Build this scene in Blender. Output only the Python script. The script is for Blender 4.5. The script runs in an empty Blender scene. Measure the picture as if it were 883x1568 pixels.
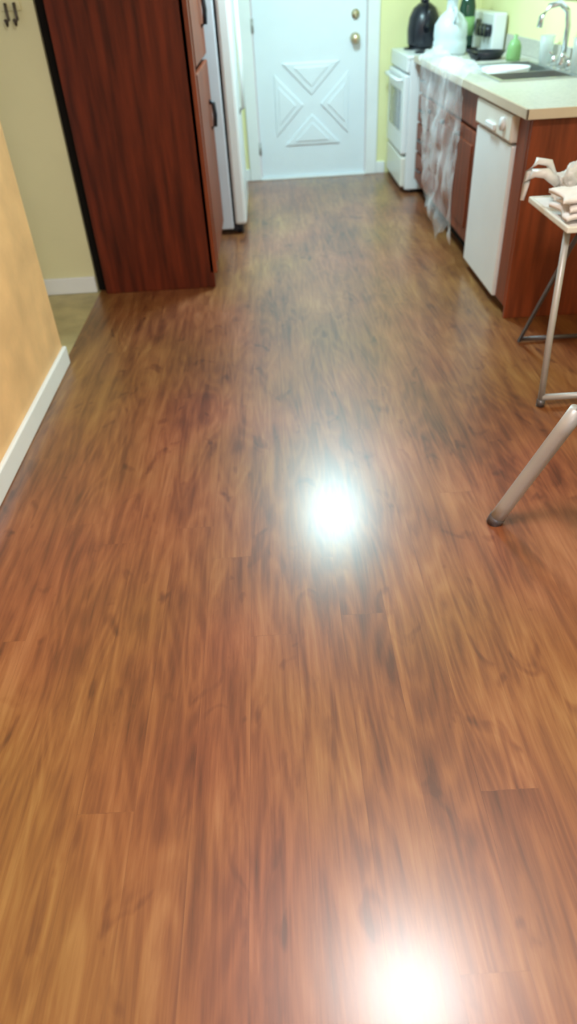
import bpy, bmesh, math, random
from mathutils import Vector, Matrix, noise
random.seed(4)
S = 0.9333   # survey units -> metres
sc = bpy.context.scene
COL = sc.collection

# ---------------------------------------------------------------- materials
def mat(name, col, rough=0.5, metal=0.0, var=0.08, nscale=6.0, stretch=(1,1,1), bump=0.0, emis=None, estr=0, alpha=1.0, spec=0.5, trans=0.0, coat=0.0, avar=None):
    m = bpy.data.materials.new(name); m.use_nodes = True
    nt = m.node_tree; N = nt.nodes; L = nt.links
    b = N['Principled BSDF']
    geo = N.new('ShaderNodeNewGeometry')
    mp = N.new('ShaderNodeMapping'); mp.inputs['Scale'].default_value = stretch
    L.new(geo.outputs['Position'], mp.inputs['Vector'])
    nz = N.new('ShaderNodeTexNoise'); nz.inputs['Scale'].default_value = nscale; nz.inputs['Detail'].default_value = 5
    L.new(mp.outputs[0], nz.inputs['Vector'])
    r = N.new('ShaderNodeValToRGB')
    r.color_ramp.elements[0].position = .3; r.color_ramp.elements[1].position = .7
    r.color_ramp.elements[0].color = tuple(max(0, c*(1-var)) for c in col)+(1,)
    r.color_ramp.elements[1].color = tuple(min(1, c*(1+var)) for c in col)+(1,)
    L.new(nz.outputs['Fac'], r.inputs[0]); L.new(r.outputs[0], b.inputs['Base Color'])
    b.inputs['Roughness'].default_value = rough; b.inputs['Metallic'].default_value = metal
    b.inputs['Specular IOR Level'].default_value = spec
    b.inputs['Alpha'].default_value = alpha
    b.inputs['Transmission Weight'].default_value = trans
    b.inputs['Coat Weight'].default_value = coat
    if avar:
        mr = N.new('ShaderNodeMapRange'); L.new(nz.outputs['Fac'], mr.inputs[0])
        mr.inputs[1].default_value = .35; mr.inputs[2].default_value = .65; mr.inputs[3].default_value = avar[0]; mr.inputs[4].default_value = avar[1]
        L.new(mr.outputs[0], b.inputs['Alpha'])
    if bump:
        bp = N.new('ShaderNodeBump'); bp.inputs['Strength'].default_value = bump; bp.inputs['Distance'].default_value = .005
        L.new(nz.outputs['Fac'], bp.inputs['Height']); L.new(bp.outputs[0], b.inputs['Normal'])
    if emis:
        b.inputs['Emission Color'].default_value = emis+(1,); b.inputs['Emission Strength'].default_value = estr
    return m

def floor_mat():
    m = bpy.data.materials.new('laminate_planks'); m.use_nodes = True
    nt = m.node_tree; N = nt.nodes; L = nt.links; b = N['Principled BSDF']
    geo = N.new('ShaderNodeNewGeometry')
    sep = N.new('ShaderNodeSeparateXYZ'); L.new(geo.outputs['Position'], sep.inputs[0])
    def mth(op, x, y, z=None):
        n = N.new('ShaderNodeMath'); n.operation = op
        for i, v in enumerate((x, y, z)):
            if v is None: continue
            if isinstance(v, (int, float)): n.inputs[i].default_value = v
            else: L.new(v, n.inputs[i])
        return n.outputs[0]
    # each row of boards is slid by its own random amount so end joints never line up
    row = mth('FLOOR', mth('DIVIDE', sep.outputs['X'], .125), 0)
    wn = N.new('ShaderNodeTexWhiteNoise'); wn.noise_dimensions = '1D'; L.new(row, wn.inputs['W'])
    ys = mth('MULTIPLY_ADD', wn.outputs['Value'], 3.7, sep.outputs['Y'])
    cmb = N.new('ShaderNodeCombineXYZ'); L.new(ys, cmb.inputs['X']); L.new(sep.outputs['X'], cmb.inputs['Y'])
    br = N.new('ShaderNodeTexBrick'); L.new(cmb.outputs[0], br.inputs['Vector'])
    br.inputs['Scale'].default_value = 1; br.inputs['Brick Width'].default_value = 1.85; br.inputs['Row Height'].default_value = .125
    br.inputs['Mortar Size'].default_value = .0007; br.inputs['Mortar Smooth'].default_value = .5; br.offset = 0
    br.inputs['Color1'].default_value = (0, 0, 0, 1); br.inputs['Color2'].default_value = (1, 1, 1, 1); br.inputs['Mortar'].default_value = (.5, .5, .5, 1)
    off = N.new('ShaderNodeVectorMath'); off.operation = 'MULTIPLY_ADD'
    L.new(br.outputs['Color'], off.inputs[0]); off.inputs[1].default_value = (.25, 1.9, 0); L.new(geo.outputs['Position'], off.inputs[2])
    def nz(st, det=6, dist=0.0, rough=.6, src=None):
        mp = N.new('ShaderNodeMapping'); mp.inputs['Scale'].default_value = st; L.new((src or off.outputs[0]), mp.inputs[0])
        n = N.new('ShaderNodeTexNoise'); n.inputs['Scale'].default_value = 1; n.inputs['Detail'].default_value = det
        n.inputs['Distortion'].default_value = dist; n.inputs['Roughness'].default_value = rough
        L.new(mp.outputs[0], n.inputs['Vector']); return n.outputs['Fac']
    P0 = geo.outputs['Position']
    a = nz((25, 2.3, 1), 5, .5, .62)
    fine = nz((120, 5, 1), 4, .2)
    big = nz((3.4, 1.6, 1), 3, .6, .5, P0)
    c = nz((7, 1.15, 1), 1, .15, .4)
    ring = mth('SINE', mth('MULTIPLY', c, 85), 0)
    ring = mth('POWER', mth('MULTIPLY_ADD', ring, .5, .5), 1.6)
    kn = nz((12, 6.0, 1), 2, .9, .5, P0)
    kd = N.new('ShaderNodeMapRange'); L.new(kn, kd.inputs[0]); kd.inputs[1].default_value = .62; kd.inputs[2].default_value = .76; kd.inputs[3].default_value = 0; kd.inputs[4].default_value = .12
    s = mth('MULTIPLY', a, .46)
    s = mth('MULTIPLY_ADD', fine, .15, s)
    s = mth('MULTIPLY_ADD', big, .35, s)
    s = mth('MULTIPLY_ADD', ring, .044, s)
    s = mth('MULTIPLY_ADD', br.outputs['Color'], .018, s)
    s = mth('SUBTRACT', s, kd.outputs[0])
    r = N.new('ShaderNodeValToRGB'); L.new(s, r.inputs[0])
    e = r.color_ramp.elements
    e[0].position = .36; e[0].color = (.090, .026, .010, 1)
    e[1].position = .66; e[1].color = (.365, .165, .068, 1)
    x = e.new(.455); x.color = (.178, .056, .020, 1)
    x = e.new(.54); x.color = (.262, .096, .033, 1)
    hue = nz((1.3, .9, 1), 2, 0, .5, P0)
    hr = N.new('ShaderNodeValToRGB'); L.new(hue, hr.inputs[0])
    hr.color_ramp.elements[0].position = .38; hr.color_ramp.elements[0].color = (1.0, .85, .94, 1)
    hr.color_ramp.elements[1].position = .62; hr.color_ramp.elements[1].color = (.93, 1.08, .76, 1)
    mh = N.new('ShaderNodeMixRGB'); mh.blend_type = 'MULTIPLY'; mh.inputs['Fac'].default_value = 1
    L.new(r.outputs[0], mh.inputs['Color1']); L.new(hr.outputs[0], mh.inputs['Color2'])
    mx = N.new('ShaderNodeMixRGB'); mx.blend_type = 'MULTIPLY'; mx.inputs['Color2'].default_value = (.80, .78, .77, 1)
    L.new(br.outputs['Fac'], mx.inputs['Fac']); L.new(mh.outputs[0], mx.inputs['Color1'])
    L.new(mx.outputs[0], b.inputs['Base Color'])
    rr = N.new('ShaderNodeMapRange'); L.new(a, rr.inputs[0]); rr.inputs[3].default_value = .36; rr.inputs[4].default_value = .42
    L.new(rr.outputs[0], b.inputs['Roughness'])
    b.inputs['IOR'].default_value = 1.6
    b.inputs['Coat Weight'].default_value = .55; b.inputs['Coat Roughness'].default_value = .235; b.inputs['Coat IOR'].default_value = 1.5
    bp = N.new('ShaderNodeBump'); bp.inputs['Strength'].default_value = .08; bp.inputs['Distance'].default_value = .003
    L.new(a, bp.inputs['Height']); L.new(bp.outputs[0], b.inputs['Normal'])
    return m

M = dict(
 floor=floor_mat(),
 tile=mat('tile_beige', (.50, .43, .22), .5, var=.2, nscale=8),
 yellow=mat('paint_yellow', (.86, .84, .46), .7, var=.02, nscale=3, bump=.1),
 beige=mat('paint_pale_yellow', (.80, .77, .48), .7, var=.03, nscale=3, bump=.1),
 orange=mat('paint_orange', (.85, .54, .26), .65, var=.14, nscale=5, bump=.2),
 ceil=mat('ceiling_white', (.85, .85, .82), .8, var=.02),
 trim=mat('trim_white', (.86, .90, .92), .4, var=.02),
 door=mat('door_white', (.80, .88, .95), .4, var=.015),
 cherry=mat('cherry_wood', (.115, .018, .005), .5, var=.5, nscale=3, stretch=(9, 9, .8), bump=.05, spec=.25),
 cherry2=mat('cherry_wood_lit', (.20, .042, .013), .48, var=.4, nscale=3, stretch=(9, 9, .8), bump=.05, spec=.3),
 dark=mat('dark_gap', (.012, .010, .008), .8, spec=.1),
 white=mat('appliance_white', (.80, .83, .86), .3, var=.02),
 cream=mat('appliance_cream', (.78, .77, .71), .3, var=.02),
 grey=mat('fridge_grey', (.64, .67, .76), .35, var=.03),
 black=mat('black_plastic', (.012, .014, .024), .3),
 hook=mat('pewter_hook', (.10, .085, .07), .5),
 glassdark=mat('oven_glass', (.20, .23, .28), .12),
 counter=mat('counter_laminate', (.54, .52, .46), .35, var=.12, nscale=60),
 cedge=mat('counter_edge', (.60, .50, .38), .4, var=.05),
 steel=mat('stainless', (.6, .62, .63), .25, metal=1, var=.05),
 tube=mat('grey_tube', (.44, .43, .42), .4, metal=.25, var=.08),
 tubed=mat('dark_tube', (.12, .11, .12), .35, metal=.5, var=.08),
 brass=mat('brass', (.80, .70, .50), .3, metal=1, var=.05),
 jug=mat('frosted_plastic', (.70, .80, .88), .3, alpha=.8, var=.05),
 sheet=mat('plastic_sheet', (.88, .92, .97), .12, alpha=.42, var=.03, nscale=5, bump=.7, spec=.8, avar=(.16, .40)),
 bag=mat('white_bag_plastic', (.85, .84, .82), .3, alpha=.75, var=.05, nscale=20, bump=.4),
 bottle=mat('bottle_green', (.01, .05, .03), .1, var=.1),
 green=mat('green_plastic', (.22, .42, .16), .4, var=.1),
 red=mat('red_label', (.42, .10, .08), .5),
 cloth=mat('white_cloth', (.82, .78, .77), .8, var=.1, nscale=12, bump=.4),
 tan=mat('tan_dish', (.55, .36, .22), .4, var=.15),
 glass=mat('drinking_glass', (.75, .82, .82), .08, alpha=.45, var=.02),
 seat=mat('chair_vinyl', (.12, .10, .09), .5),
 lampw=mat('lamp_diffuser_cool', (.9, .95, .95), .5, emis=(.62, .95, 1.0), estr=140),
 lampd=mat('lamp_diffuser_white', (.95, .95, .95), .5, emis=(1.0, .95, .92), estr=92),
 pane=mat('window_blind', (.8, .86, .9), .5, emis=(.75, .87, 1), estr=.6),
)

# ---------------------------------------------------------------- builders
def finish(bm, name, m, parent=None, smooth=False, bevel=0, sub=0, solid=0):
    for v in bm.verts: v.co *= S
    bmesh.ops.recalc_face_normals(bm, faces=bm.faces)
    me = bpy.data.meshes.new(name)
    co = [v.co for v in bm.verts]
    c = Vector([(min(v[i] for v in co)+max(v[i] for v in co))/2 for i in range(3)])
    for v in bm.verts: v.co -= c
    bm.to_mesh(me); bm.free()
    if smooth:
        for p in me.polygons: p.use_smooth = True
    me.materials.append(M[m])
    o = bpy.data.objects.new(name, me); COL.objects.link(o); o.location = c
    if bevel:
        b = o.modifiers.new('b', 'BEVEL'); b.width = bevel*S; b.segments = 2; b.limit_method = 'ANGLE'
    if solid:
        s = o.modifiers.new('s', 'SOLIDIFY'); s.thickness = solid*S
    if parent:
        o.parent = parent; o.location = c-parent.location
    return o
def root(name, loc):
    e = bpy.data.objects.new(name, None); e.location = Vector(loc)*S; e.empty_display_size = .1; COL.objects.link(e); return e
def box(name, x0, x1, y0, y1, z0, z1, m, parent=None, bevel=0):
    bm = bmesh.new(); bmesh.ops.create_cube(bm, size=1)
    for v in bm.verts:
        v.co = Vector(((x0+x1)/2+v.co.x*(x1-x0), (y0+y1)/2+v.co.y*(y1-y0), (z0+z1)/2+v.co.z*(z1-z0)))
    return finish(bm, name, m, parent, bevel=bevel)
def tube(name, pts, r, m, parent=None, seg=14, cap=True):
    pts = [Vector(p) for p in pts]; bm = bmesh.new(); rings = []
    rs = r if isinstance(r, (list, tuple)) else [r]*len(pts)
    for i, p in enumerate(pts):
        t = (pts[min(i+1, len(pts)-1)]-pts[max(i-1, 0)]).normalized()
        a = Vector((0, 0, 1)) if abs(t.z) < .9 else Vector((1, 0, 0))
        u = t.cross(a).normalized(); w = t.cross(u)
        rings.append([bm.verts.new(p+(u*math.cos(k/seg*2*math.pi)+w*math.sin(k/seg*2*math.pi))*rs[i]) for k in range(seg)])
    for a, b in zip(rings, rings[1:]):
        for k in range(seg): bm.faces.new((a[k], a[(k+1) % seg], b[(k+1) % seg], b[k]))
    if cap: bm.faces.new(rings[0]); bm.faces.new(rings[-1])
    return finish(bm, name, m, parent, smooth=True)
def lathe(name, prof, c, m, parent=None, seg=32, solid=0):
    bm = bmesh.new(); rings = []
    for r, z in prof:
        rings.append([bm.verts.new((c[0]+max(r, .0005)*math.cos(k/seg*2*math.pi), c[1]+max(r, .0005)*math.sin(k/seg*2*math.pi), c[2]+z)) for k in range(seg)])
    for a, b in zip(rings, rings[1:]):
        for k in range(seg): bm.faces.new((a[k], a[(k+1) % seg], b[(k+1) % seg], b[k]))
    return finish(bm, name, m, parent, smooth=True, solid=solid)
def prism_y(name, poly, y0, y1, m, parent=None, bevel=0):
    bm = bmesh.new()
    a = [bm.verts.new((x, y0, z)) for x, z in poly]; b = [bm.verts.new((x, y1, z)) for x, z in poly]
    bm.faces.new(a); bm.faces.new(b[::-1]); n = len(poly)
    for i in range(n): bm.faces.new((a[i], a[(i+1) % n], b[(i+1) % n], b[i]))
    return finish(bm, name, m, parent, bevel=bevel)
def disc_x(name, x0, x1, y, z, r, m, parent=None): return tube(name, [(x0, y, z), (x1, y, z)], r, m, parent, 20)

H = 2.6
# ---------------------------------------------------------------- room shell
box('floor', -1.11, 1.92, -2.5, 7.1, -.05, 0, 'floor')
box('floor_hall', -3.2, -1.11, 3.0, 4.5, -.05, -.001, 'tile')
box('ceiling', -3.2, 2.0, -2.5, 7.2, H, H+.06, 'ceil')
box('wall_left', -1.22, -1.10, -2.5, 3.26, 0, H, 'orange')
box('wall_hall', -3.2, -1.125, 4.29, 4.40, 0, H, 'beige')
box('wall_hall_side', -3.2, -3.1, 3.0, 4.29, 0, H, 'beige')
box('wall_left_kitchen', -1.24, -1.13, 4.40, 7.06, 0, H, 'yellow')
box('wall_right', 1.88, 1.98, -2.5, 7.06, 0, H, 'yellow')
box('wall_far_left', -1.24, -.085, 7.06, 7.18, 0, H, 'yellow')
box('wall_far_right', .93, 1.98, 7.06, 7.18, 0, H, 'yellow')
box('wall_far_top', -.085, .93, 7.06, 7.18, 2.2, H, 'yellow')
box('baseboard_left', -1.10, -1.078, -2.5, 3.262, 0, .095, 'trim', bevel=.006)
box('baseboard_hall', -3.1, -1.125, 4.268, 4.29, 0, .10, 'trim', bevel=.006)
box('baseboard_far_left', -1.13, -.175, 7.04, 7.06, 0, .10, 'trim', bevel=.006)
box('baseboard_far_right', 1.02, 1.10, 7.04, 7.06, 0, .10, 'trim', bevel=.006)
box('trim_1', -.175, -.07, 7.03, 7.075, 0, 2.2, 'trim', bevel=.008)
box('trim_2', .915, 1.02, 7.03, 7.075, 0, 2.2, 'trim', bevel=.008)
box('trim_3', -.175, 1.02, 7.03, 7.075, 2.19, 2.29, 'trim', bevel=.008)
box('trim_4', -.07, .915, 7.02, 7.10, 0, .018, 'trim', bevel=.004)

# door with crossbuck lower panel
D = root('door_1', (.42, 7.06, 0))
box('slab', -.06, .905, 7.05, 7.09, .02, 2.18, 'door', D)
x0, x1, z0, z1 = .085, .765, .27, .93; cx_, cz_ = (x0+x1)/2, (z0+z1)/2
g = .055
def tri(name, a, b, c):
    cen = ((a[0]+b[0]+c[0])/3, (a[1]+b[1]+c[1])/3)
    sh = lambda p, k: (cen[0]+(p[0]-cen[0])*k, cen[1]+(p[1]-cen[1])*k)
    prism_y(name, [sh(a, .90), sh(b, .90), sh(c, .90)], 7.037, 7.055, 'door', D, bevel=.012)
    prism_y(name+'_field', [sh(a, .55), sh(b, .55), sh(c, .55)], 7.028, 7.05, 'door', D, bevel=.006)
tri('panel_top', (x0+g, z1), (x1-g, z1), (cx_, cz_+g))
tri('panel_bottom', (x0+g, z0), (x1-g, z0), (cx_, cz_-g))
tri('panel_left', (x0, z0+g), (x0, z1-g), (cx_-g, cz_))
tri('panel_right', (x1, z0+g), (x1, z1-g), (cx_+g, cz_))
box('panel_upper_left', .085, .39, 7.037, 7.055, 1.42, 2.0, 'door', D, .012)
box('panel_upper_right', .46, .765, 7.037, 7.055, 1.42, 2.0, 'door', D, .012)
tube('deadbolt_rose', [(.81, 7.05, 1.24), (.81, 7.03, 1.24)], .033, 'brass', D, 20)
box('deadbolt_turn', .803, .817, 7.005, 7.032, 1.218, 1.262, 'brass', D, .004)
tube('knob_rose', [(.81, 7.05, 1.07), (.81, 7.035, 1.07)], .042, 'brass', D, 20)
r = .037
tube('knob', [(.81, 7.04, 1.07), (.81, 7.015, 1.07), (.81, 6.995, 1.07), (.81, 6.975, 1.07), (.81, 6.968, 1.07)], [r*.4, r*.45, r*.98, r*.9, r*.4], 'brass', D, 20)
for i, z in enumerate((.22, 1.15, 1.95)):
    tube('hinge_%d' % i, [(-.063, 7.03, z), (-.063, 7.03, z+.1)], .012, 'tube', D)

# ---------------------------------------------------------------- pantry
P = root('pantry_cabinet', (-.7, 4.7, 0))
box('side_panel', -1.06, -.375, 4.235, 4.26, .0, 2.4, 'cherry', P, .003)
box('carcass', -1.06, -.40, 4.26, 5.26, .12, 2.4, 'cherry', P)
box('gap_shade_strip', -1.12, -1.06, 4.31, 4.36, 0, 2.4, 'dark', P)  # near-black strip painting the shade inside the open gap beside the wall
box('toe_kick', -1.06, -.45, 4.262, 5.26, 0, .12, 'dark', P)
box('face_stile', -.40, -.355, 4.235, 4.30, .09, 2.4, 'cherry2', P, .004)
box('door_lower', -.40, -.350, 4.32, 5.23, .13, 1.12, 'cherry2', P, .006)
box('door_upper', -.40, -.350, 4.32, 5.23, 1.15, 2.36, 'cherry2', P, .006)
for i, (za, zb) in enumerate(((.76, .91), (1.30, 1.46))):
    tube('handle_%d' % i, [(-.352, 5.02, za), (-.325, 5.02, za+.012), (-.32, 5.02, (za+zb)/2), (-.325, 5.02, zb-.012), (-.352, 5.02, zb)], .014, 'black', P)

# fridge
F = root('refrigerator', (-.6, 5.7, 0))
box('body', -1.08, -.285, 5.33, 6.2, .04, 1.95, 'grey', F, .01)
box('gasket', -.287, -.272, 5.34, 6.19, .08, 1.93, 'dark', F)
box('freezer_door', -.272, -.185, 5.325, 5.72, .07, 1.95, 'white', F, .02)
box('fridge_door', -.272, -.185, 5.735, 6.2, .07, 1.95, 'white', F, .02)
box('base_grille', -.30, -.25, 5.36, 6.17, .025, .07, 'black', F)
for i, y in enumerate((5.40, 6.14)):
    tube('foot_%d' % i, [(-.24, y, 0), (-.24, y, .07)], .022, 'black', F)
    tube('rear_foot_%d' % i, [(-1.0, y, 0), (-1.0, y, .05)], .022, 'black', F)
for i, y in enumerate((5.66, 5.80)):
    tube('handle_%d' % i, [(-.19, y, .75), (-.155, y, .78), (-.15, y, 1.1), (-.155, y, 1.42), (-.19, y, 1.45)], .013, 'white', F)
box('hinge_cover', -.29, -.2, 5.33, 5.37, 1.95, 1.97, 'white', F)

# key hook on hall wall
K = root('wall_key_hooks', (-1.24, 4.28, 1.43))
box('plate', -1.29, -1.19, 4.280, 4.289, 1.44, 1.49, 'beige', K, .003)
for i, x in enumerate((-1.262, -1.218)):
    tube('hook_%d' % i, [(x, 4.275, 1.47), (x+.005, 4.255, 1.44), (x+.008, 4.245, 1.405), (x-.005, 4.25, 1.385), (x-.014, 4.262, 1.405)], .008, 'hook', K)

# ---------------------------------------------------------------- right cabinets
B = root('base_cabinet', (1.5, 5.2, 0))
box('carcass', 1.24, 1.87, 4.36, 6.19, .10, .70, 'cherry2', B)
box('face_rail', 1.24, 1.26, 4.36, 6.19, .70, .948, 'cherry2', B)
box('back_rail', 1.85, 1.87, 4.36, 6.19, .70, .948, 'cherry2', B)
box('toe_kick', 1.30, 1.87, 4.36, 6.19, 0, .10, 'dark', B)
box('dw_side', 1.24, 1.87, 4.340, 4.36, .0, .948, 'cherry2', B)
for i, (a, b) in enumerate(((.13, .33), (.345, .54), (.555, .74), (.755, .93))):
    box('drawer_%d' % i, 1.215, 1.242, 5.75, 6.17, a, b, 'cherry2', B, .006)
    tube('pull_%d' % i, [(1.216, 5.9, (a+b)/2), (1.19, 5.91, (a+b)/2), (1.19, 6.01, (a+b)/2), (1.216, 6.02, (a+b)/2)], .007, 'tubed', B)
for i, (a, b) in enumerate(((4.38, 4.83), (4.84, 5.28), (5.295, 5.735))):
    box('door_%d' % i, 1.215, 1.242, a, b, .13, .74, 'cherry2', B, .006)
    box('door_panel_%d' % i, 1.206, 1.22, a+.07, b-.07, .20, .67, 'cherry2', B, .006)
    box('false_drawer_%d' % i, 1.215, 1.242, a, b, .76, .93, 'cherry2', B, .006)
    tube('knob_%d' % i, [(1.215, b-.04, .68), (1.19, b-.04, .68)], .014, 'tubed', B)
EP = root('cabinet_end_panel', (1.5, 3.57, 0))
box('end_block', 1.24, 1.87, 3.505, 3.655, .06, .948, 'cherry2', EP)
box('end_panel', 1.215, 1.87, 3.48, 3.505, .0, .948, 'cherry2', EP, .003)
box('end_stile', 1.212, 1.25, 3.505, 3.66, .06, .948, 'cherry2', EP, .004)
box('end_toe', 1.29, 1.87, 3.505, 3.655, 0, .06, 'dark', EP)

W = root('dishwasher', (1.5, 4.0, 0))
box('tub', 1.25, 1.85, 3.68, 4.325, .05, .93, 'grey', W)
box('door', 1.195, 1.25, 3.67, 4.33, .055, .80, 'white', W, .008)
box('control_panel', 1.18, 1.25, 3.67, 4.33, .812, .935, 'cream', W, .012)
box('latch', 1.165, 1.182, 3.92, 4.08, .83, .86, 'white', W, .006)
disc_x('dial', 1.165, 1.182, 3.80, .88, .03, 'white', W)
box('foot_plate', 1.27, 1.29, 3.68, 4.325, 0, .05, 'black', W)

# countertop with sink cut-out
T = root('countertop', (1.5, 4.8, .97))
sx0, sx1, sy0, sy1 = 1.33, 1.74, 4.40, 5.25
for i, (a, b, c, d) in enumerate(((1.175, 1.88, 3.44, sy0), (1.175, 1.88, sy1, 6.20), (1.175, sx0, sy0, sy1), (sx1, 1.88, sy0, sy1))):
    box('slab_%d' % i, a, b, c, d, .95, .99, 'counter', T)
box('front_edge', 1.165, 1.176, 3.43, 6.20, .948, .9905, 'cedge', T, .003)
box('end_edge', 1.165, 1.88, 3.43, 3.441, .948, .9905, 'cedge', T, .003)
box('backsplash', 1.86, 1.88, 3.44, 6.20, .99, 1.09, 'counter', T, .003)
Kk = root('kitchen_sink', (1.5, 4.8, .9))
for i, (a, b, c, d, e, f_) in enumerate(((sx0, sx1, sy0, sy1, .78, .79), (sx0, sx0+.008, sy0, sy1, .79, .995), (sx1-.008, sx1, sy0, sy1, .79, .995), (sx0, sx1, sy0, sy0+.008, .79, .995), (sx0, sx1, sy1-.008, sy1, .79, .995), (sx0, sx1, 4.815, 4.835, .79, .985))):
    box('basin_%d' % i, a, b, c, d, e, f_, 'steel', Kk)
for i, (a, b, c, d) in enumerate(((sx0-.025, sx0, sy0-.025, sy1+.025), (sx1, sx1+.025, sy0-.025, sy1+.025), (sx0, sx1, sy0-.025, sy0), (sx0, sx1, sy1, sy1+.025))):
    box('rim_%d' % i, a, b, c, d, .990, .998, 'steel', Kk)
FA = root('faucet', (1.81, 4.85, 1.0))
lathe('base', [(0, 0), (.035, 0), (.03, .03), (.018, .05), (.016, .08), (0, .08)], (1.815, 4.85, .991), 'steel', FA)
tube('spout', [(1.815, 4.85, 1.05), (1.815, 4.85, 1.2), (1.80, 4.85, 1.27), (1.75, 4.85, 1.31), (1.69, 4.85, 1.30), (1.65, 4.85, 1.25), (1.645, 4.85, 1.2)], .015, 'steel', FA)
for i, y in enumerate((4.72, 4.98)):
    lathe('valve_%d' % i, [(0, 0), (.025, 0), (.022, .05), (0, .055)], (1.815, y, .991), 'steel', FA)
    tube('lever_%d' % i, [(1.815, y, 1.04), (1.77, y, 1.065)], .008, 'steel', FA)

# stove
R = root('kitchen_stove', (1.5, 6.6, 0))
box('body', 1.15, 1.84, 6.225, 7.02, .03, .96, 'white', R, .006)
box('oven_door', 1.105, 1.15, 6.235, 7.01, .30, .86, 'white', R, .012)
box('oven_window', 1.100, 1.108, 6.36, 6.88, .46, .74, 'glassdark', R, .004)
box('drawer', 1.11, 1.15, 6.235, 7.01, .05, .28, 'cream', R, .012)
box('front_rail', 1.12, 1.15, 6.23, 7.015, .875, .965, 'white', R, .008)
tube('door_handle', [(1.105, 6.30, .82), (1.07, 6.31, .82), (1.065, 6.62, .82), (1.07, 6.93, .82), (1.105, 6.94, .82)], .014, 'white', R)
box('cooktop', 1.12, 1.84, 6.225, 7.02, .96, .985, 'white', R, .008)
for i, (x, y, r) in enumerate(((1.3, 6.42, .09), (1.3, 6.80, .11), (1.6, 6.42, .11), (1.6, 6.80, .09))):
    lathe('burner_%d' % i, [(0, 0), (r, 0), (r, .012), (r*.8, .014), (r*.78, .006), (r*.5, .006), (r*.48, .014), (0, .014)], (x, y, .985), 'black', R)
box('backguard', 1.76, 1.86, 6.225, 7.02, .98, 1.22, 'white', R, .012)
box('clock_panel', 1.752, 1.762, 6.60, 6.72, 1.06, 1.17, 'black', R)
for i, y in enumerate((6.29, 6.40, 6.51, 6.80, 6.91)):
    disc_x('knob_%d' % i, 1.715, 1.762, y, 1.11, .04, 'black', R)
box('foot_rail', 1.2, 1.8, 6.25, 7.0, 0, .03, 'black', R)

# things on stove / counter
KT = root('kettle', (1.34, 6.80, 1.0))
kz = 1.0
lathe('body', [(0, 0), (.11, 0), (.125, .03), (.13, .12), (.12, .2), (.09, .26), (.05, .29), (.0, .30)], (1.34, 6.78, kz), 'black', KT)
lathe('lid_knob', [(.0, 0), (.02, 0), (.025, .03), (0, .045)], (1.34, 6.78, kz+.29), 'black', KT)
tube('handle', [(1.34, 6.66, kz+.24), (1.34, 6.67, kz+.36), (1.34, 6.78, kz+.42), (1.34, 6.89, kz+.36), (1.34, 6.90, kz+.24)], .014, 'black', KT)
tube('spout', [(1.34, 6.67, kz+.12), (1.34, 6.60, kz+.19), (1.34, 6.57, kz+.25)], [.03, .022, .016], 'black', KT)
WB = root('wine_bottle', (1.59, 6.45, 1.0))
lathe('glass', [(0, 0), (.06, 0), (.062, .02), (.062, .26), (.05, .31), (.024, .36), (.022, .45), (.026, .455), (.026, .47), (0, .47)], (1.61, 6.46, 1.0), 'bottle', WB)
lathe('label', [(.0625, .08), (.0632, .08), (.0632, .2), (.0625, .2)], (1.61, 6.46, 1.0), 'green', WB)
WJ = root('water_jug', (1.36, 6.06, 1.0))
lathe('shell', [(0, 0), (.115, 0), (.122, .02), (.122, .08), (.116, .10), (.122, .12), (.117, .19), (.08, .24), (.04, .27), (.038, .33), (.045, .335), (.045, .37), (0, .375)], (1.40, 6.06, .991), 'jug', WJ)
tube('grip', [(1.40, 5.95, 1.19), (1.40, 5.915, 1.22), (1.40, 5.93, 1.27), (1.40, 6.02, 1.28)], .012, 'jug', WJ)
FP = root('frying_pan', (1.55, 5.6, 1.0))
lathe('pan', [(0, 0), (.10, 0), (.13, .045), (.126, .046), (.097, .006), (0, .006)], (1.56, 5.62, .991), 'black', FP)
tube('pan_handle', [(1.47, 5.54, 1.03), (1.38, 5.43, 1.06)], .011, 'black', FP)
DS = root('dish_soap_bottle', (1.74, 5.45, 1.0))
lathe('bottle', [(0, 0), (.045, 0), (.048, .02), (.045, .08), (.03, .11), (.012, .12), (.014, .14), (0, .145)], (1.69, 5.42, .991), 'green', DS)
DG = root('drinking_glass', (1.8, 4.6, 1.0))
lathe('cup', [(0, 0), (.035, 0), (.045, .15), (.042, .15), (.032, .008), (0, .008)], (1.80, 5.12, .991), 'glass', DG)
DG2 = root('drinking_glass', (1.8, 4.5, 1.0))
lathe('cup', [(0, 0), (.035, 0), (.045, .17), (.042, .17), (.032, .008), (0, .008)], (1.80, 4.56, .991), 'glass', DG2)
for nm, c, m_ in (('dinner_plate', (1.53, 4.62, .795), 'tan'), ('mixing_bowl', (1.53, 5.03, .795), 'white')):
    e = root(nm, c)
    if nm == 'mixing_bowl': lathe('bowl', [(0, 0), (.06, 0), (.12, .12), (.15, .20), (.144, .20), (.11, .12), (.055, .01), (0, .01)], c, m_, e)
    else: lathe('plate', [(0, 0), (.08, 0), (.15, .03), (.148, .036), (.08, .01), (0, .01)], c, m_, e)

# window above the sink
Wn = root('window_1', (1.88, 5, 1.7))
box('frame_bottom', 1.85, 1.88, 4.3, 5.5, 1.33, 1.40, 'trim', Wn, .006)
box('frame_top', 1.85, 1.88, 4.3, 5.5, 2.2, 2.27, 'trim', Wn, .006)
box('frame_near', 1.85, 1.88, 4.3, 4.37, 1.40, 2.2, 'trim', Wn, .006)
box('frame_far', 1.85, 1.88, 5.43, 5.5, 1.40, 2.2, 'trim', Wn, .006)
box('blind', 1.868, 1.879, 4.37, 5.43, 1.40, 2.2, 'pane', Wn)

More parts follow.
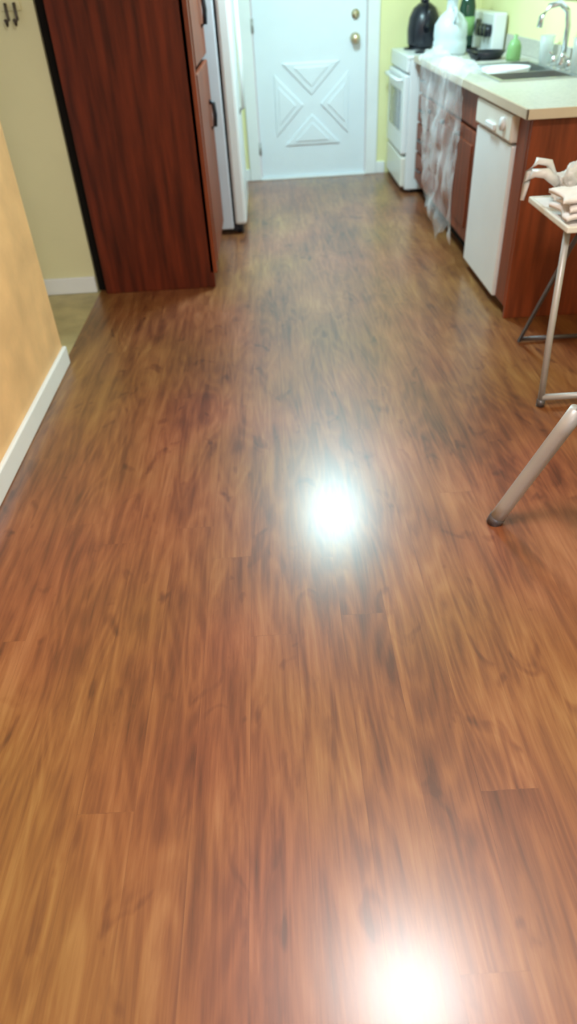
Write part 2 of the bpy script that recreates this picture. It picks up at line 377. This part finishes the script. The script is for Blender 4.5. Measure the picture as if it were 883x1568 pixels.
# ---------------------------------------------------------------- plastic drape
def drape(name, fn, nu, nv, m, rt, solid=0.0):
    bm = bmesh.new()
    g = [[bm.verts.new(fn(i/nu, j/nv)) for i in range(nu+1)] for j in range(nv+1)]
    for j in range(nv):
        for i in range(nu): bm.faces.new((g[j][i], g[j][i+1], g[j+1][i+1], g[j+1][i]))
    return finish(bm, name, m, rt, smooth=True, solid=solid)
def sh(u, v):
    lo = 4.46 if v < .3 else 4.46-.09*((v-.3)/.7)
    hi = 5.88 if v < .3 else 5.88-.72*((v-.3)/.7)**.8
    y = lo+(hi-lo)*u
    n = noise.noise(Vector((y*3.5, v*3, 1.3))); n2 = noise.noise(Vector((y*11, v*8, 5)))
    fold = .5+.5*math.sin(y*17+5*n+2*v)
    if v < .3:
        x = 1.30-(v/.3)*.15; z = 1.003+.05*abs(n)+.04*fold
    else:
        w = (v-.3)/.7
        z = 1.0-w*(.88-.08*math.sin(u*9)-.05*n2); x = 1.148-.035*fold*min(1, .3+w*1.3)-.06*abs(n)*w-.035*abs(n2)
    return Vector((x, y, z))
PS = root('plastic_sheet', (1.15, 5.2, .9))
drape('film', sh, 90, 60, 'sheet', PS)

# ---------------------------------------------------------------- folding tray table
TT = root('folding_tray_table', (1.3, 2.8, 0))
tr = .0135
for i, x in enumerate((1.105, 1.60)):
    tube('front_leg_%d' % i, [(x, 2.54, .012), (x, 2.58, .30), (x+.02, 2.66, .71)], tr, 'tube', TT)
    x2 = x+.10 if i == 0 else x-.03
    tube('rear_leg_%d' % i, [(x2, 3.17, .012), (x2-.03, 2.72, .60), (x2-.035, 2.63, .71)], tr*.7, 'tubed', TT)
tube('front_foot_bar', [(1.105, 2.54, .04), (1.60, 2.54, .04)], tr, 'tube', TT)
tube('rear_foot_bar', [(1.205, 3.17, .02), (1.57, 3.17, .02)], tr*.8, 'tubed', TT)
for i, x in enumerate((1.105, 1.60)):
    tube('foot_cap_%d' % i, [(x, 2.54, 0), (x, 2.54, .03)], .018, 'tubed', TT)
box('tray', 1.105, 1.66, 2.60, 3.04, .705, .72, 'cloth', TT, .006)
for i, (a, b, c, d) in enumerate(((1.095, 1.67, 2.59, 2.605), (1.095, 1.67, 3.035, 3.05), (1.095, 1.11, 2.605, 3.035), (1.655, 1.67, 2.605, 3.035))):
    box('rim_%d' % i, a, b, c, d, .70, .724, 'cream', TT, .005)

def blob(name, c, sx, sy, sz, m, rt, amp=.35, fr=3, seed=0):
    bm = bmesh.new(); bmesh.ops.create_icosphere(bm, subdivisions=5, radius=1)
    for v in bm.verts:
        p = v.co.copy(); n = noise.noise(p*fr*.6+Vector((seed, 0, 0))); n2 = abs(noise.noise(p*fr*2+Vector((0, seed, 0))))
        k = 1+amp*n-amp*.7*n2
        v.co = Vector((c[0]+p.x*k*sx, c[1]+p.y*k*sy, max(c[2], c[2]+sz*.5+p.z*k*sz)))
    return finish(bm, name, m, rt, smooth=True)
CB = root('folded_cloth', (1.3, 2.7, .75))
def cl(u, v, zo, x0, x1, y0, y1):
    x = x0+(x1-x0)*u; y = y0+(y1-y0)*v
    n = noise.noise(Vector((x*7, y*7, zo*30)))
    ed = min(u, 1-u, v, 1-v)
    return Vector((x+.03*noise.noise(Vector((y*9, zo*9, 0))), y+.03*noise.noise(Vector((x*9, zo*9, 4))), zo+.02*abs(n)+.012*min(1, ed*8)))
for i, (z, a) in enumerate(((.745, (1.10, 1.58, 2.61, 2.80)), (.772, (1.12, 1.55, 2.62, 2.80)), (.800, (1.09, 1.50, 2.65, 2.82)))):
    drape('layer_%d' % i, (lambda u, v, z=z, a=a: cl(u, v, z, *a)), 40, 30, 'cloth', CB, solid=.014)
PB = root('plastic_bag', (1.2, 2.95, .8))
blob('bag_body', (1.23, 2.95, .726), .10, .06, .09, 'bag', PB, .6, 3, 3)
tube('bag_handle', [(1.17, 2.95, .79), (1.12, 2.96, .83), (1.075, 2.98, .83), (1.05, 2.98, .79), (1.04, 2.97, .73)], [.016, .02, .018, .014, .008], 'bag', PB)
tube('bag_handle_back', [(1.18, 3.0, .79), (1.14, 3.0, .86), (1.09, 3.0, .87), (1.06, 3.0, .83), (1.05, 3.0, .77)], [.012, .015, .014, .012, .007], 'bag', PB)
GP = root('snack_packet', (1.43, 2.94, .74))
blob('packet', (1.43, 2.94, .726), .05, .045, .10, 'green', GP, .3, 2, 8)
box('packet_label', 1.395, 1.42, 2.89, 2.91, .80, .83, 'red', GP, .003)

# ---------------------------------------------------------------- metal chair (only one leg reaches into view)
CH = root('metal_chair', (1.15, 1.45, 0))
feet = [(.70, 1.78), (1.36, 1.74), (.86, 1.20), (1.42, 1.14)]
tops = [(.855, 1.70), (1.24, 1.66), (.96, 1.30), (1.30, 1.26)]
for i, (a, b) in enumerate(zip(feet, tops)):
    A = Vector((a[0], a[1], 0.012)); Bv = Vector((b[0], b[1], .475))
    tube('leg_%d' % i, [A.lerp(Bv, t/6) for t in range(7)], .0245, 'tube', CH, 20)
    tube('foot_cap_%d' % i, [(a[0]-.003, a[1]+.001, 0), A.lerp(Bv, .035)], .0265, 'tubed', CH, 20)
tube('seat_ring', [(.86, 1.70, .478), (1.24, 1.66, .478), (1.30, 1.26, .478), (.96, 1.30, .478), (.86, 1.70, .478)], .014, 'tube', CH)
bm = bmesh.new(); q = [(.86, 1.72), (1.26, 1.68), (1.32, 1.24), (.95, 1.28)]
va = [bm.verts.new((x, y, .492)) for x, y in q]; vb = [bm.verts.new((x, y, .54)) for x, y in q]
bm.faces.new(va); bm.faces.new(vb)
for i in range(4): bm.faces.new((va[i], va[(i+1) % 4], vb[(i+1) % 4], vb[i]))
finish(bm, 'seat', 'seat', CH, bevel=.02)
tube('back_post_0', [(1.25, 1.66, .48), (1.33, 1.67, 1.0)], .014, 'tube', CH)
tube('back_post_1', [(1.31, 1.26, .48), (1.39, 1.25, 1.0)], .014, 'tube', CH)
box('backrest', 1.35, 1.39, 1.24, 1.68, .78, 1.02, 'seat', CH, .015)

# ---------------------------------------------------------------- ceiling lamps
for nm, c, r, m_ in (('ceiling_or_added_lamp', (.42, 5.06), .24, 'lampw'), ('ceiling_or_added_lamp', (.455, 1.17), .23, 'lampd'), ('ceiling_or_added_lamp', (.3, -1.4), .19, 'lampd')):  # last one is unseen, added behind the camera to light the orange wall
    e = root(nm, (c[0], c[1], H-.05))
    lathe('rim', [(0, 0), (r+.02, 0), (r+.02, -.025), (r, -.03)], (c[0], c[1], H-.001), 'trim', e)
    lathe('diffuser', [(r, -.03), (r*.95, -.05), (r*.75, -.075), (r*.4, -.09), (0, -.095)], (c[0], c[1], H), m_, e)

# ---------------------------------------------------------------- world, camera
w = bpy.data.worlds.new('World'); sc.world = w; w.use_nodes = True
w.node_tree.nodes['Background'].inputs[0].default_value = (.95, .97, 1, 1)
w.node_tree.nodes['Background'].inputs[1].default_value = .5
cam = bpy.data.cameras.new('camera'); co = bpy.data.objects.new('camera', cam); COL.objects.link(co)
X = Vector((.99810, .06162, .00169)); Y = Vector((-.03676, .61704, -.78608)); Z = X.cross(Y).normalized(); X = Y.cross(Z).normalized()
Rm = Matrix((X, Y, Z)).to_4x4()
co.matrix_world = Matrix.Translation((0, 0, 1.5*S)) @ Rm
cam.sensor_fit = 'VERTICAL'; cam.sensor_height = 24; cam.lens = 24*1037/1568
cam.clip_start = .02
cam.dof.use_dof = True; cam.dof.focus_distance = 1.6; cam.dof.aperture_fstop = 1.5
sc.camera = co
sc.view_settings.view_transform = 'Standard'
sc.view_settings.exposure = 0.0
